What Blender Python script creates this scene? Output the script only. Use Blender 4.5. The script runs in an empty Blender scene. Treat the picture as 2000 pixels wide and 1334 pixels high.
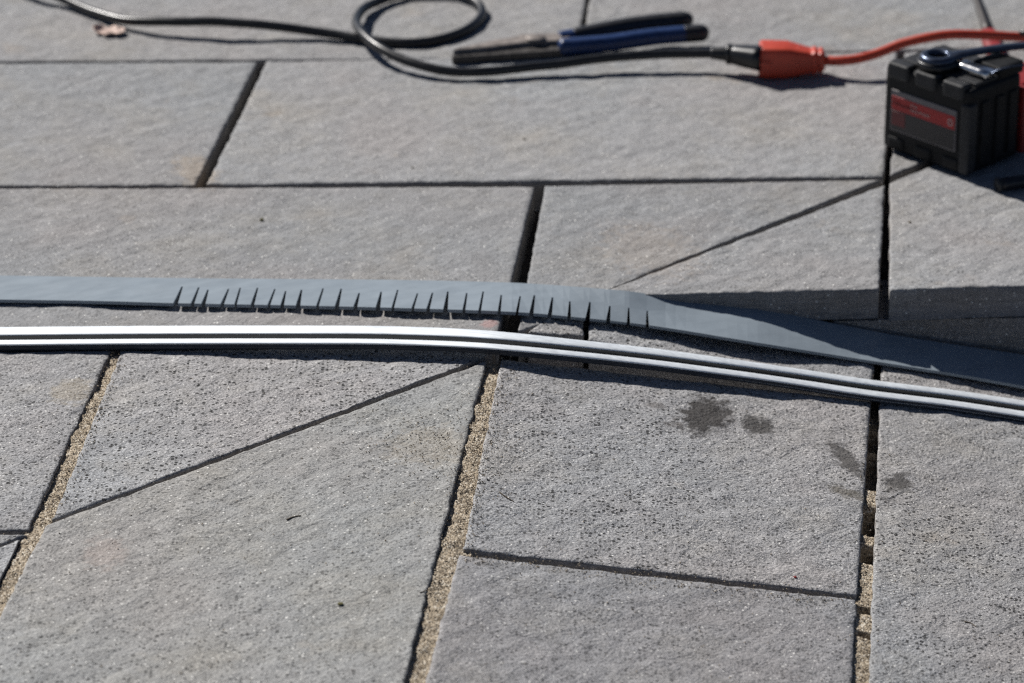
import bpy, bmesh, math, random
from mathutils import Vector, Matrix, noise

R = math.radians
rnd = random.Random(7)
scene = bpy.context.scene
col = scene.collection

# ---------------------------------------------------------------- camera
PITCH, DIST, FPX = R(25.0), 3.07, 7435.0
CAM = Vector((0, -DIST * math.cos(PITCH), DIST * math.sin(PITCH)))
cam_data = bpy.data.cameras.new('camera')
cam = bpy.data.objects.new('camera', cam_data)
col.objects.link(cam)
cam.location = CAM
cam.rotation_euler = (R(90) - PITCH, 0, 0)
cam_data.sensor_width = 36
cam_data.lens = 36 * FPX / 2000
cam_data.clip_start = 0.05
cam_data.clip_end = 500
cam_data.dof.use_dof = True
cam_data.dof.focus_distance = 2.89
cam_data.dof.aperture_fstop = 7.5
scene.camera = cam

# ---------------------------------------------------------------- light
SX, SY = 0.80, -0.88                     # where a 1 m tall post throws its shadow tip
to_sun = Vector((-SX, -SY, 1)).normalized()
elev = math.asin(to_sun.z)
azim = math.atan2(to_sun.x, to_sun.y)
world = bpy.data.worlds.new('World')
scene.world = world
world.use_nodes = True
wn = world.node_tree
sky = wn.nodes.new('ShaderNodeTexSky')
sky.sky_type = 'NISHITA'
sky.sun_disc = False
sky.sun_elevation = elev
sky.sun_rotation = azim
sky.altitude = 1200
sky.air_density = 0.5
sky.dust_density = 0.9
sky.ozone_density = 0.1
bg = wn.nodes['Background']
bg.inputs['Strength'].default_value = 0.05
wn.links.new(sky.outputs['Color'], bg.inputs['Color'])
sun_data = bpy.data.lights.new('sun', 'SUN')
sun_data.energy = 5.0
sun_data.angle = R(0.53)
sun_data.color = (1.0, 0.965, 0.92)
sun = bpy.data.objects.new('sun', sun_data)
col.objects.link(sun)
sun.location = to_sun * 20
sun.rotation_euler = (-to_sun).to_track_quat('-Z', 'Y').to_euler()
scene.cycles.use_denoising = False
scene.cycles.pixel_filter_type = 'BLACKMAN_HARRIS'
scene.cycles.filter_width = 1.2
vs = scene.view_settings
vs.view_transform = 'Standard'
vs.look = 'None'
vs.exposure = 0.17
vs.gamma = 1.0

# ---------------------------------------------------------------- survey helpers
FWD = Vector((0, math.cos(PITCH), -math.sin(PITCH)))
UPV = Vector((0, math.sin(PITCH), math.cos(PITCH)))
def G(px, py, z=0.0):
    """sight line through a photo point, met with the level z (number or z(x,y))"""
    d = FWD + Vector((1, 0, 0)) * ((px - 1000) / FPX) + UPV * ((667 - py) / FPX)
    h = z if not callable(z) else 0.0
    for _ in range(1 if not callable(z) else 30):
        p = CAM + d * ((h - CAM.z) / d.z)
        if callable(z):
            h = z(p.x, p.y)
    if callable(z):
        p = CAM + d * ((h - CAM.z) / d.z)
    return p

# the right-hand near paving dips away to the right from this hinge line
H0, H1 = G(996, 621), G(800, 1334)
HD = (H1 - H0).normalized()
HN = Vector((-HD.y, HD.x, 0))
if HN.x < 0:
    HN = -HN
DIP = 0.17
def zC(x, y):
    u = (Vector((x, y, 0)) - H0).dot(HN)
    return -DIP * max(0.0, u)
def zF(x, y):
    return 0.0

def lerp(a, b, t):
    return a + (b - a) * t
def interp(tab, x):
    if x <= tab[0][0]:
        (x0, y0), (x1, y1) = tab[0], tab[1]
    elif x >= tab[-1][0]:
        (x0, y0), (x1, y1) = tab[-2], tab[-1]
    else:
        for (x0, y0), (x1, y1) in zip(tab, tab[1:]):
            if x0 <= x <= x1:
                break
    return y0 + (y1 - y0) * (x - x0) / (x1 - x0)
def smooth_tab(tab):
    """Catmull-Rom through a table"""
    def f(x):
        n = len(tab)
        i = 0
        while i < n - 2 and x > tab[i + 1][0]:
            i += 1
        if x < tab[0][0] or x > tab[-1][0]:
            return interp(tab, x)
        x0, y0 = tab[i]
        x1, y1 = tab[i + 1]
        def slope(k):
            a, b = max(k - 1, 0), min(k + 1, n - 1)
            return (tab[b][1] - tab[a][1]) / (tab[b][0] - tab[a][0])
        m0, m1 = slope(i) * (x1 - x0), slope(i + 1) * (x1 - x0)
        t = (x - x0) / (x1 - x0)
        return ((2*t**3 - 3*t*t + 1) * y0 + (t**3 - 2*t*t + t) * m0 + (-2*t**3 + 3*t*t) * y1 + (t**3 - t*t) * m1)
    return f

# ---------------------------------------------------------------- materials
def new_mat(name):
    m = bpy.data.materials.new(name)
    m.use_nodes = True
    return m, m.node_tree.nodes, m.node_tree.links, m.node_tree.nodes['Principled BSDF']

def plain(name, rgb, rough=0.5, metal=0.0, spec=0.5, coat=0.0, vary=0.25, nscale=120.0, bump=0.0, bscale=900.0):
    m, N, L, b = new_mat(name)
    tc = N.new('ShaderNodeTexCoord')
    nz = N.new('ShaderNodeTexNoise')
    nz.inputs['Scale'].default_value = nscale
    nz.inputs['Detail'].default_value = 6
    L.new(tc.outputs['Object'], nz.inputs['Vector'])
    cr = N.new('ShaderNodeValToRGB')
    cr.color_ramp.elements[0].position = 0.3
    cr.color_ramp.elements[1].position = 0.7
    cr.color_ramp.elements[0].color = tuple(c * (1 - vary) for c in rgb) + (1,)
    cr.color_ramp.elements[1].color = tuple(min(1, c * (1 + vary)) for c in rgb) + (1,)
    L.new(nz.outputs['Fac'], cr.inputs['Fac'])
    L.new(cr.outputs['Color'], b.inputs['Base Color'])
    mr = N.new('ShaderNodeMapRange')
    mr.inputs['To Min'].default_value = max(0.02, rough - 0.1)
    mr.inputs['To Max'].default_value = min(1, rough + 0.1)
    L.new(nz.outputs['Fac'], mr.inputs['Value'])
    L.new(mr.outputs['Result'], b.inputs['Roughness'])
    b.inputs['Metallic'].default_value = metal
    b.inputs['Specular IOR Level'].default_value = spec
    b.inputs['Coat Weight'].default_value = coat
    if bump:
        n2 = N.new('ShaderNodeTexNoise')
        n2.inputs['Scale'].default_value = bscale
        n2.inputs['Detail'].default_value = 3
        L.new(tc.outputs['Object'], n2.inputs['Vector'])
        bp = N.new('ShaderNodeBump')
        bp.inputs['Strength'].default_value = bump
        bp.inputs['Distance'].default_value = 0.0005
        L.new(n2.outputs['Fac'], bp.inputs['Height'])
        L.new(bp.outputs['Normal'], b.inputs['Normal'])
    return m

def mixrgb(N, L, fac, a, b, mode='MIX'):
    n = N.new('ShaderNodeMix')
    n.data_type = 'RGBA'
    n.blend_type = mode
    for sock, v in ((n.inputs[0], fac), (n.inputs[6], a), (n.inputs[7], b)):
        if hasattr(v, 'links'):
            L.new(v, sock)
        elif isinstance(v, (int, float)):
            sock.default_value = v
        else:
            sock.default_value = tuple(v) + ((1,) if len(v) == 3 else ())
    return n.outputs[2]

def ramp(N, L, src, stops):
    cr = N.new('ShaderNodeValToRGB')
    e = cr.color_ramp.elements
    while len(e) < len(stops):
        e.new(0.5)
    for el, (p, c) in zip(e, stops):
        el.position = p
        el.color = (c, c, c, 1) if isinstance(c, (int, float)) else tuple(c) + (1,)
    L.new(src, cr.inputs['Fac'])
    return cr.outputs['Color']

def math_node(N, L, op, a, b=None):
    n = N.new('ShaderNodeMath')
    n.operation = op
    for s, v in ((n.inputs[0], a), (n.inputs[1], b)):
        if v is None:
            continue
        if hasattr(v, 'links'):
            L.new(v, s)
        else:
            s.default_value = v
    return n.outputs[0]

def make_stone(name, stains=(), grain=1.0, flake_h=1.0, tone_k=1.0, tint=(1, 1, 1)):
    m, N, L, b = new_mat(name)
    geo = N.new('ShaderNodeNewGeometry')
    oi = N.new('ShaderNodeObjectInfo')
    off = N.new('ShaderNodeVectorMath')
    off.operation = 'SCALE'
    comb = N.new('ShaderNodeCombineXYZ')
    for i in range(3):
        comb.inputs[i].default_value = (3.1, 5.3, 1.7)[i]
    L.new(comb.outputs[0], off.inputs[0])
    L.new(oi.outputs['Random'], off.inputs['Scale'])
    add = N.new('ShaderNodeVectorMath')
    L.new(geo.outputs['Position'], add.inputs[0])
    L.new(off.outputs[0], add.inputs[1])
    P = add.outputs[0]
    def nz(scale, detail=4, rough=0.55, vec=None, dist=0.0):
        n = N.new('ShaderNodeTexNoise')
        n.inputs['Scale'].default_value = scale
        n.inputs['Detail'].default_value = detail
        n.inputs['Roughness'].default_value = rough
        n.inputs['Distortion'].default_value = dist
        L.new(vec or P, n.inputs['Vector'])
        return n.outputs['Fac']
    big = nz(4.5, 4, 0.6)
    base = mixrgb(N, L, ramp(N, L, big, [(0.36, 0), (0.64, 1)]), (0.335, 0.322, 0.318), (0.312, 0.326, 0.34))
    warm = ramp(N, L, nz(9, 5, 0.65), [(0.47, 0), (0.72, 1)])
    base = mixrgb(N, L, math_node(N, L, 'MULTIPLY', warm, 0.5), base, (0.37, 0.325, 0.27))
    # rust and ochre blooms
    rust = ramp(N, L, nz(14, 4, 0.6), [(0.66, 0), (0.78, 1)])
    base = mixrgb(N, L, math_node(N, L, 'MULTIPLY', rust, 0.3), base, (0.40, 0.29, 0.17))
    # mid mottling and fine grain
    mid = ramp(N, L, nz(70, 5, 0.65), [(0.3, 0.84), (0.7, 1.13)])
    base = mixrgb(N, L, 1.0, base, mid, 'MULTIPLY')
    fine_n = nz(520, 3, 0.7)
    fine = ramp(N, L, fine_n, [(0.30, 0.38), (0.43, 0.88), (0.57, 1.10), (0.70, 1.70)])
    base = mixrgb(N, L, grain, base, fine, 'MULTIPLY')
    pit_n = nz(330, 2, 0.5)
    vp = N.new('ShaderNodeTexVoronoi')
    vp.voronoi_dimensions = '2D'
    vp.inputs['Scale'].default_value = 290
    L.new(P, vp.inputs['Vector'])
    sp_ = N.new('ShaderNodeSeparateColor')
    L.new(vp.outputs['Color'], sp_.inputs[0])
    psize = math_node(N, L, 'MULTIPLY', math_node(N, L, 'GREATER_THAN', sp_.outputs[0], 0.76), math_node(N, L, 'ADD', math_node(N, L, 'MULTIPLY', sp_.outputs[1], 0.26), 0.20))
    inside = math_node(N, L, 'LESS_THAN', vp.outputs['Distance'], psize)
    dots = math_node(N, L, 'SUBTRACT', 1.0, math_node(N, L, 'MULTIPLY', inside, 0.88))
    dcol = N.new('ShaderNodeCombineColor')
    for i in range(3):
        L.new(dots, dcol.inputs[i])
    worm = ramp(N, L, pit_n, [(0.30, 0.25), (0.36, 1.0)])
    pits = mixrgb(N, L, 1.0, dcol.outputs[0], worm, 'MULTIPLY')
    sepn = N.new('ShaderNodeSeparateXYZ')
    L.new(geo.outputs['True Normal'], sepn.inputs[0])
    topm = math_node(N, L, 'GREATER_THAN', sepn.outputs['Z'], 0.45)
    patchy = ramp(N, L, nz(7, 3, 0.6), [(0.35, 0.55), (0.58, 1.0)])
    topm = math_node(N, L, 'MULTIPLY', math_node(N, L, 'MULTIPLY', topm, patchy), grain)
    base = mixrgb(N, L, topm, base, mixrgb(N, L, 1.0, base, pits, 'MULTIPLY'))
    saw = N.new('ShaderNodeMapping')
    saw.inputs['Scale'].default_value = (14, 14, 420)
    L.new(P, saw.inputs['Vector'])
    sawn = ramp(N, L, nz(1.0, 3, 0.6, saw.outputs[0]), [(0.3, (0.70, 0.67, 0.64)), (0.7, (0.96, 0.93, 0.90))])
    sidem = math_node(N, L, 'LESS_THAN', sepn.outputs['Z'], 0.45)
    base = mixrgb(N, L, sidem, base, mixrgb(N, L, 1.0, base, sawn, 'MULTIPLY'))
    # per-slab tone
    tone = N.new('ShaderNodeMapRange')
    tone.inputs['To Min'].default_value = 0.95 * tone_k
    tone.inputs['To Max'].default_value = 1.10 * tone_k
    L.new(oi.outputs['Random'], tone.inputs['Value'])
    tcomb = N.new('ShaderNodeCombineColor')
    for i in range(3):
        L.new(tone.outputs[0], tcomb.inputs[i])
    base = mixrgb(N, L, 1.0, base, tcomb.outputs[0], 'MULTIPLY')
    base = mixrgb(N, L, 1.0, base, tint, 'MULTIPLY')
    # mica glints, their sparkle painted into the colour as pale specks
    vor = N.new('ShaderNodeTexVoronoi')
    vor.inputs['Scale'].default_value = 420
    L.new(P, vor.inputs['Vector'])
    sep = N.new('ShaderNodeSeparateColor')
    L.new(vor.outputs['Color'], sep.inputs[0])
    pick = math_node(N, L, 'GREATER_THAN', sep.outputs[0], 0.95)
    near = math_node(N, L, 'LESS_THAN', vor.outputs['Distance'], 0.33)
    glint = math_node(N, L, 'MULTIPLY', pick, near)
    base = mixrgb(N, L, math_node(N, L, 'MULTIPLY', glint, 0.75), base, (0.85, 0.84, 0.80))
    # damp and oily stains with a shape of their own
    if stains:
        wob = N.new('ShaderNodeTexNoise')
        wob.inputs['Scale'].default_value = 130
        wob.inputs['Detail'].default_value = 5
        L.new(geo.outputs['Position'], wob.inputs['Vector'])
        for (cx, cy, rx, ry, ang, dark, c) in stains:
            mp = N.new('ShaderNodeMapping')
            mp.vector_type = 'TEXTURE'
            mp.inputs['Location'].default_value = (cx, cy, 0)
            mp.inputs['Rotation'].default_value = (0, 0, ang)
            mp.inputs['Scale'].default_value = (rx, ry, 10)
            L.new(geo.outputs['Position'], mp.inputs['Vector'])
            ln = N.new('ShaderNodeVectorMath')
            ln.operation = 'LENGTH'
            L.new(mp.outputs[0], ln.inputs[0])
            w = math_node(N, L, 'MULTIPLY', math_node(N, L, 'SUBTRACT', wob.outputs['Fac'], 0.5), 1.7)
            d = math_node(N, L, 'ADD', ln.outputs['Value'], w)
            f = ramp(N, L, d, [(0.55, dark), (0.98, 0.0)])
            base = mixrgb(N, L, f, base, c)
    L.new(base, b.inputs['Base Color'])
    b.inputs['Roughness'].default_value = 0.82
    b.inputs['Specular IOR Level'].default_value = 0.35
    # relief: cleft ridges running one way, then sandy grain
    mp = N.new('ShaderNodeMapping')
    mp.vector_type = 'TEXTURE'
    mp.inputs['Rotation'].default_value = (0, 0, R(50))
    mp.inputs['Scale'].default_value = (2.2, 0.85, 1)
    L.new(P, mp.inputs['Vector'])
    cleft = nz(75, 5, 0.6, mp.outputs[0], 0.6)
    b1 = N.new('ShaderNodeBump')
    b1.inputs['Strength'].default_value = 0.75
    b1.inputs['Distance'].default_value = 0.0030 * (0.6 + 0.4 * grain)
    L.new(cleft, b1.inputs['Height'])
    mp2 = N.new('ShaderNodeMapping')
    mp2.vector_type = 'TEXTURE'
    mp2.inputs['Rotation'].default_value = (0, 0, R(42))
    mp2.inputs['Scale'].default_value = (1.9, 0.8, 1)
    L.new(P, mp2.inputs['Vector'])
    fl = nz(26, 6, 0.62, mp2.outputs[0], 0.3)
    flake = math_node(N, L, 'SNAP', fl, 0.055)
    b3 = N.new('ShaderNodeBump')
    b3.inputs['Strength'].default_value = 0.8
    b3.inputs['Distance'].default_value = 0.0085 * flake_h
    L.new(flake, b3.inputs['Height'])
    L.new(b1.outputs['Normal'], b3.inputs['Normal'])
    b2 = N.new('ShaderNodeBump')
    b2.inputs['Strength'].default_value = 1.0
    b2.inputs['Distance'].default_value = 0.0017 * grain
    L.new(nz(430, 3, 0.65), b2.inputs['Height'])
    L.new(b3.outputs['Normal'], b2.inputs['Normal'])
    L.new(b2.outputs['Normal'], b.inputs['Normal'])
    return m

def W(px, py, z=0.0):
    p = G(px, py, z)
    return p.x, p.y
STAINS = []
for (px, py, rx, ry, ang, dk, c) in (
        (1378, 812, .024, .044, -.35, .92, (.035, .031, .029)),
        (1475, 830, .017, .022, .1, .85, (.045, .041, .038)),
        (1318, 828, .012, .009, .2, .55, (.11, .10, .095)),
        (1282, 792, .008, .007, .2, .6, (.11, .10, .095)),
        (1652, 895, .011, .040, .3, .8, (.055, .05, .046)),
        (1662, 965, .022, .010, -.35, .7, (.13, .115, .09)),
        (1753, 943, .013, .020, -.3, .8, (.055, .05, .046)),
        (1735, 975, .012, .006, -.6, .35, (.11, .10, .095))):
    x, y = W(px, py, zC)
    STAINS.append((x, y, rx, ry, ang, dk, c))
TINTS = []
for (px, py, rx, ry, ang, dk, c) in (
        (385, 335, .022, .050, .3, .4, (.36, .28, .19)),
        (845, 870, .045, .040, .3, .22, (.36, .29, .19)),
        (1270, 490, .05, .07, .3, .2, (.38, .30, .22)),
        (956, 632, .008, .010, .0, .4, (.50, .26, .24)),
        (205, 1080, .02, .03, .0, .22, (.42, .31, .26)),
        (140, 765, .02, .03, .0, .35, (.38, .31, .20)),
        (430, 1100, .02, .03, .0, .0, (.38, .31, .20))):
    x, y = W(px, py, 0)
    TINTS.append((x, y, rx, ry, ang, dk, c))
M = {}
M['stone'] = make_stone('bluestone', TINTS)
M['stone_far'] = make_stone('bluestone_split_face', TINTS, 0.45, 1.2, 0.83)
M['stone_mid'] = make_stone('bluestone_worn', TINTS, 0.72, 1.6, 0.97, (0.99, 1.0, 0.975))
M['stone_dip_worn'] = make_stone('bluestone_dip_worn', (), 0.72, 1.5, 0.95, (0.98, 0.985, 1.0))
M['stone_dip'] = make_stone('bluestone_stained', STAINS)
M['bed'] = plain('bedding_soil', (0.075, 0.065, 0.055), 0.95, nscale=200, vary=0.5, bump=0.8)
M['pvc'] = plain('grey_pvc', (0.25, 0.295, 0.335), 0.5, spec=0.3, nscale=40, vary=0.06, bump=0.08)
M['rail'] = plain('satin_metal', (0.84, 0.885, 0.92), 0.6, metal=0.5, nscale=60, vary=0.05)
M['rail_front_shade'] = plain('rail_front_shade', (0.045, 0.05, 0.06), 0.4, spec=0.4, nscale=80, vary=0.15)  # dark colour standing in for shade on the rail front
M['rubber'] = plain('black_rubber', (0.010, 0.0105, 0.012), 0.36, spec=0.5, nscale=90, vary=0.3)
M['orange'] = plain('orange_jacket', (0.50, 0.055, 0.025), 0.42, spec=0.5, nscale=90, vary=0.12)
M['steel'] = plain('tool_steel', (0.235, 0.205, 0.185), 0.55, metal=0.3, nscale=160, vary=0.35, bump=0.2)
M['steel_shaded'] = plain('shaded_tool_steel', (0.07, 0.064, 0.06), 0.5, metal=0.4, nscale=160, vary=0.4, bump=0.2)  # darker copy of the tool steel, near jaw's shade put into its colour
M['blue'] = plain('blue_grip', (0.010, 0.033, 0.115), 0.38, nscale=140, vary=0.2)
M['black_grip'] = plain('black_grip', (0.012, 0.013, 0.017), 0.45, nscale=140, vary=0.3)
M['shell'] = plain('black_nylon_shell', (0.008, 0.0083, 0.009), 0.55, spec=0.25, nscale=220, vary=0.5, bump=0.25)
M['shell_dusty'] = plain('dusty_nylon_shell', (0.028, 0.0285, 0.03), 0.5, spec=0.3, nscale=260, vary=0.45, bump=0.25)
M['red'] = plain('red_plastic', (0.24, 0.016, 0.014), 0.45, nscale=150, vary=0.15)
M['label_red'] = plain('label_red', (0.42, 0.02, 0.02), 0.45, nscale=150, vary=0.12)
M['label_grey'] = plain('label_grey', (0.17, 0.155, 0.155), 0.5, nscale=150, vary=0.15)
M['label_dark'] = plain('label_dark', (0.042, 0.037, 0.036), 0.5, nscale=150, vary=0.2)
M['print'] = plain('label_print', (0.62, 0.42, 0.38), 0.5, vary=0.05)
M['print_dim'] = plain('label_print_dim', (0.16, 0.03, 0.03), 0.5, vary=0.1)
M['chrome'] = plain('bright_steel', (0.72, 0.72, 0.72), 0.22, metal=1.0, vary=0.05)
M['gunmetal'] = plain('blued_steel', (0.06, 0.075, 0.11), 0.3, metal=0.8, vary=0.2)
M['leaf'] = plain('dry_leaf', (0.55, 0.41, 0.35), 0.7, nscale=300, vary=0.35)
M['twig'] = plain('twig', (0.10, 0.075, 0.045), 0.9, nscale=300, vary=0.3)
M['moss'] = plain('moss_crumb', (0.12, 0.11, 0.045), 0.95, nscale=600, vary=0.5)
M['wood'] = plain('marker_shaft', (0.035, 0.028, 0.024), 0.5, nscale=300, vary=0.3)

def make_sand():
    m, N, L, b = new_mat('joint_sand')
    geo = N.new('ShaderNodeNewGeometry')
    v = N.new('ShaderNodeTexVoronoi')
    v.inputs['Scale'].default_value = 760
    L.new(geo.outputs['Position'], v.inputs['Vector'])
    sep = N.new('ShaderNodeSeparateColor')
    L.new(v.outputs['Color'], sep.inputs[0])
    c = N.new('ShaderNodeValToRGB')
    e = c.color_ramp.elements
    for _ in range(3):
        e.new(0.5)
    for el, (p, k) in zip(e, ((0, (.09, .07, .05)), (.25, (.27, .215, .15)), (.5, (.36, .295, .21)), (.8, (.45, .38, .285)), (1, (.64, .59, .50)))):
        el.position = p
        el.color = k + (1,)
    L.new(sep.outputs[0], c.inputs['Fac'])
    L.new(c.outputs['Color'], b.inputs['Base Color'])
    b.inputs['Roughness'].default_value = 0.9
    bp = N.new('ShaderNodeBump')
    bp.inputs['Strength'].default_value = 0.7
    bp.inputs['Distance'].default_value = 0.001
    bp.invert = True
    L.new(v.outputs['Distance'], bp.inputs['Height'])
    L.new(bp.outputs['Normal'], b.inputs['Normal'])
    return m
M['sand'] = make_sand()
def streak(mat, scale, rot, lo, hi, rlo, rhi):
    N, L = mat.node_tree.nodes, mat.node_tree.links
    b = N['Principled BSDF']
    geo = N.new('ShaderNodeNewGeometry')
    mp = N.new('ShaderNodeMapping')
    mp.vector_type = 'TEXTURE'
    mp.inputs['Rotation'].default_value = (0, 0, rot)
    mp.inputs['Scale'].default_value = scale
    L.new(geo.outputs['Position'], mp.inputs['Vector'])
    n = N.new('ShaderNodeTexNoise')
    n.inputs['Scale'].default_value = 1
    n.inputs['Detail'].default_value = 6
    n.inputs['Roughness'].default_value = 0.65
    L.new(mp.outputs[0], n.inputs['Vector'])
    old = b.inputs['Base Color'].links[0].from_socket
    f = ramp(N, L, n.outputs['Fac'], [(0.32, lo), (0.68, hi)])
    L.new(mixrgb(N, L, 1.0, old, f, 'MULTIPLY'), b.inputs['Base Color'])
    mr = N.new('ShaderNodeMapRange')
    mr.inputs['From Min'].default_value = 0.3
    mr.inputs['From Max'].default_value = 0.7
    mr.inputs['To Min'].default_value = rlo
    mr.inputs['To Max'].default_value = rhi
    L.new(n.outputs['Fac'], mr.inputs['Value'])
    L.new(mr.outputs['Result'], b.inputs['Roughness'])
streak(M['rail'], (.12, .0012, .0012), R(-12), 0.84, 1.05, 0.50, 0.68)
streak(M['pvc'], (.035, .012, .05), R(25), 0.94, 1.05, 0.40, 0.58)

# ---------------------------------------------------------------- object helpers
def mesh_obj(name, verts, faces, mat, parent=None, smooth=False):
    me = bpy.data.meshes.new(name)
    me.from_pydata([tuple(v) for v in verts], [], faces)
    me.update()
    if mat is not None:
        me.materials.append(mat)
    if smooth:
        me.polygons.foreach_set('use_smooth', [True] * len(me.polygons))
    o = bpy.data.objects.new(name, me)
    col.objects.link(o)
    o.parent = parent
    return o
def bm_obj(name, bm, mat, parent=None, smooth=False):
    bmesh.ops.recalc_face_normals(bm, faces=bm.faces)
    me = bpy.data.meshes.new(name)
    bm.to_mesh(me)
    bm.free()
    me.materials.append(mat)
    if smooth:
        me.polygons.foreach_set('use_smooth', [True] * len(me.polygons))
    o = bpy.data.objects.new(name, me)
    col.objects.link(o)
    o.parent = parent
    return o
def tag(o, label=None, cat=None, group=None, kind=None):
    if label: o['label'] = label
    if cat: o['category'] = cat
    if group: o['group'] = group
    if kind: o['kind'] = kind
    return o
def empty(name, loc=(0, 0, 0), rot=None):
    o = bpy.data.objects.new(name, None)
    o.empty_display_size = 0.02
    col.objects.link(o)
    o.location = loc
    if rot is not None:
        o.rotation_euler = rot
    return o
def box_bm(x0, x1, y0, y1, z0, z1, bev=0.0, seg=2, bm=None):
    b = bmesh.new()
    vs_ = [b.verts.new((x, y, z)) for z in (z0, z1) for y in (y0, y1) for x in (x0, x1)]
    for f in ((0, 2, 3, 1), (4, 5, 7, 6), (0, 1, 5, 4), (2, 6, 7, 3), (0, 4, 6, 2), (1, 3, 7, 5)):
        b.faces.new([vs_[i] for i in f])
    if bev:
        bmesh.ops.bevel(b, geom=list(b.edges), offset=bev, segments=seg, profile=0.6, affect='EDGES')
    if bm is None:
        return b
    tmp = bpy.data.meshes.new('tmp')
    b.to_mesh(tmp)
    b.free()
    bm.from_mesh(tmp)
    bpy.data.meshes.remove(tmp)
    return bm
def catmull(pts, per=10):
    pts = [Vector(p) for p in pts]
    out = []
    for i in range(len(pts) - 1):
        p0, p1, p2, p3 = pts[max(i - 1, 0)], pts[i], pts[i + 1], pts[min(i + 2, len(pts) - 1)]
        for k in range(per):
            t = k / per
            out.append(0.5 * ((2 * p1) + (p2 - p0) * t + (2*p0 - 5*p1 + 4*p2 - p3) * t*t + (-p0 + 3*p1 - 3*p2 + p3) * t**3))
    out.append(pts[-1])
    return out
def frames(path):
    res = []
    n = len(path)
    for i in range(n):
        t = (path[min(i + 1, n - 1)] - path[max(i - 1, 0)]).normalized()
        s = t.cross(Vector((0, 0, 1)))
        s = s.normalized() if s.length > 1e-5 else Vector((1, 0, 0))
        u = s.cross(t).normalized()
        res.append((t, s, u))
    return res
def sweep(name, path, ring, mat, parent=None, cap=True, smooth=True):
    """ring(i, f) -> list of (side, up) offsets at fraction f of the path"""
    fr = frames(path)
    verts, faces = [], []
    n = len(path)
    k = None
    for i, p in enumerate(path):
        pr = ring(i, i / (n - 1))
        k = len(pr)
        t, s, u = fr[i]
        verts += [p + s * a + u * b for a, b in pr]
    for i in range(n - 1):
        for j in range(k):
            a, b = i * k + j, i * k + (j + 1) % k
            faces.append((a, b, b + k, a + k))
    if cap:
        faces.append(tuple(range(k))[::-1])
        faces.append(tuple(range((n - 1) * k, n * k)))
    o = mesh_obj(name, verts, faces, mat, parent, smooth)
    return o
def circle(r, k=14, sq=1.0, ry=None):
    ry = r if ry is None else ry
    out = []
    for j in range(k):
        a = 2 * math.pi * j / k
        c, s = math.cos(a), math.sin(a)
        out.append((math.copysign(abs(c) ** sq, c) * r, math.copysign(abs(s) ** sq, s) * ry))
    return out

# ---------------------------------------------------------------- ground and paving
ground = mesh_obj('ground', [(-40, -40, -.28), (40, -40, -.28), (40, 60, -.28), (-40, 60, -.28)], [(0, 1, 2, 3)], M['bed'])
tag(ground, kind='structure')

EDGE = smooth_tab([(700, 577), (1250, 571), (1500, 567), (1720, 563), (2000, 556), (2300, 548)])
def edge_y(x):
    # world y of the front of the raised slabs
    e0, e1 = G(1250, 571), G(2000, 556)
    return e0.y + (x - e0.x) * (e1.y - e0.y) / (e1.x - e0.x)

bv, bf = [], []
nx, ny = 150, 190
x0, x1, y0, y1 = -0.75, 0.75, -0.95, 1.15
for j in range(ny + 1):
    for i in range(nx + 1):
        x, y = lerp(x0, x1, i / nx), lerp(y0, y1, j / ny)
        far = y > edge_y(x) + 0.10
        z = (-0.033 if far else zC(x, y) - 0.034) + 0.003 * noise.noise((x * 60, y * 60, 0))
        bv.append((x, y, z))
for j in range(ny):
    for i in range(nx):
        a = j * (nx + 1) + i
        bf.append((a, a + 1, a + nx + 2, a + nx + 1))
patio = mesh_obj('patio', bv, bf, M['bed'], None, True)
tag(patio, kind='structure')

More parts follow.
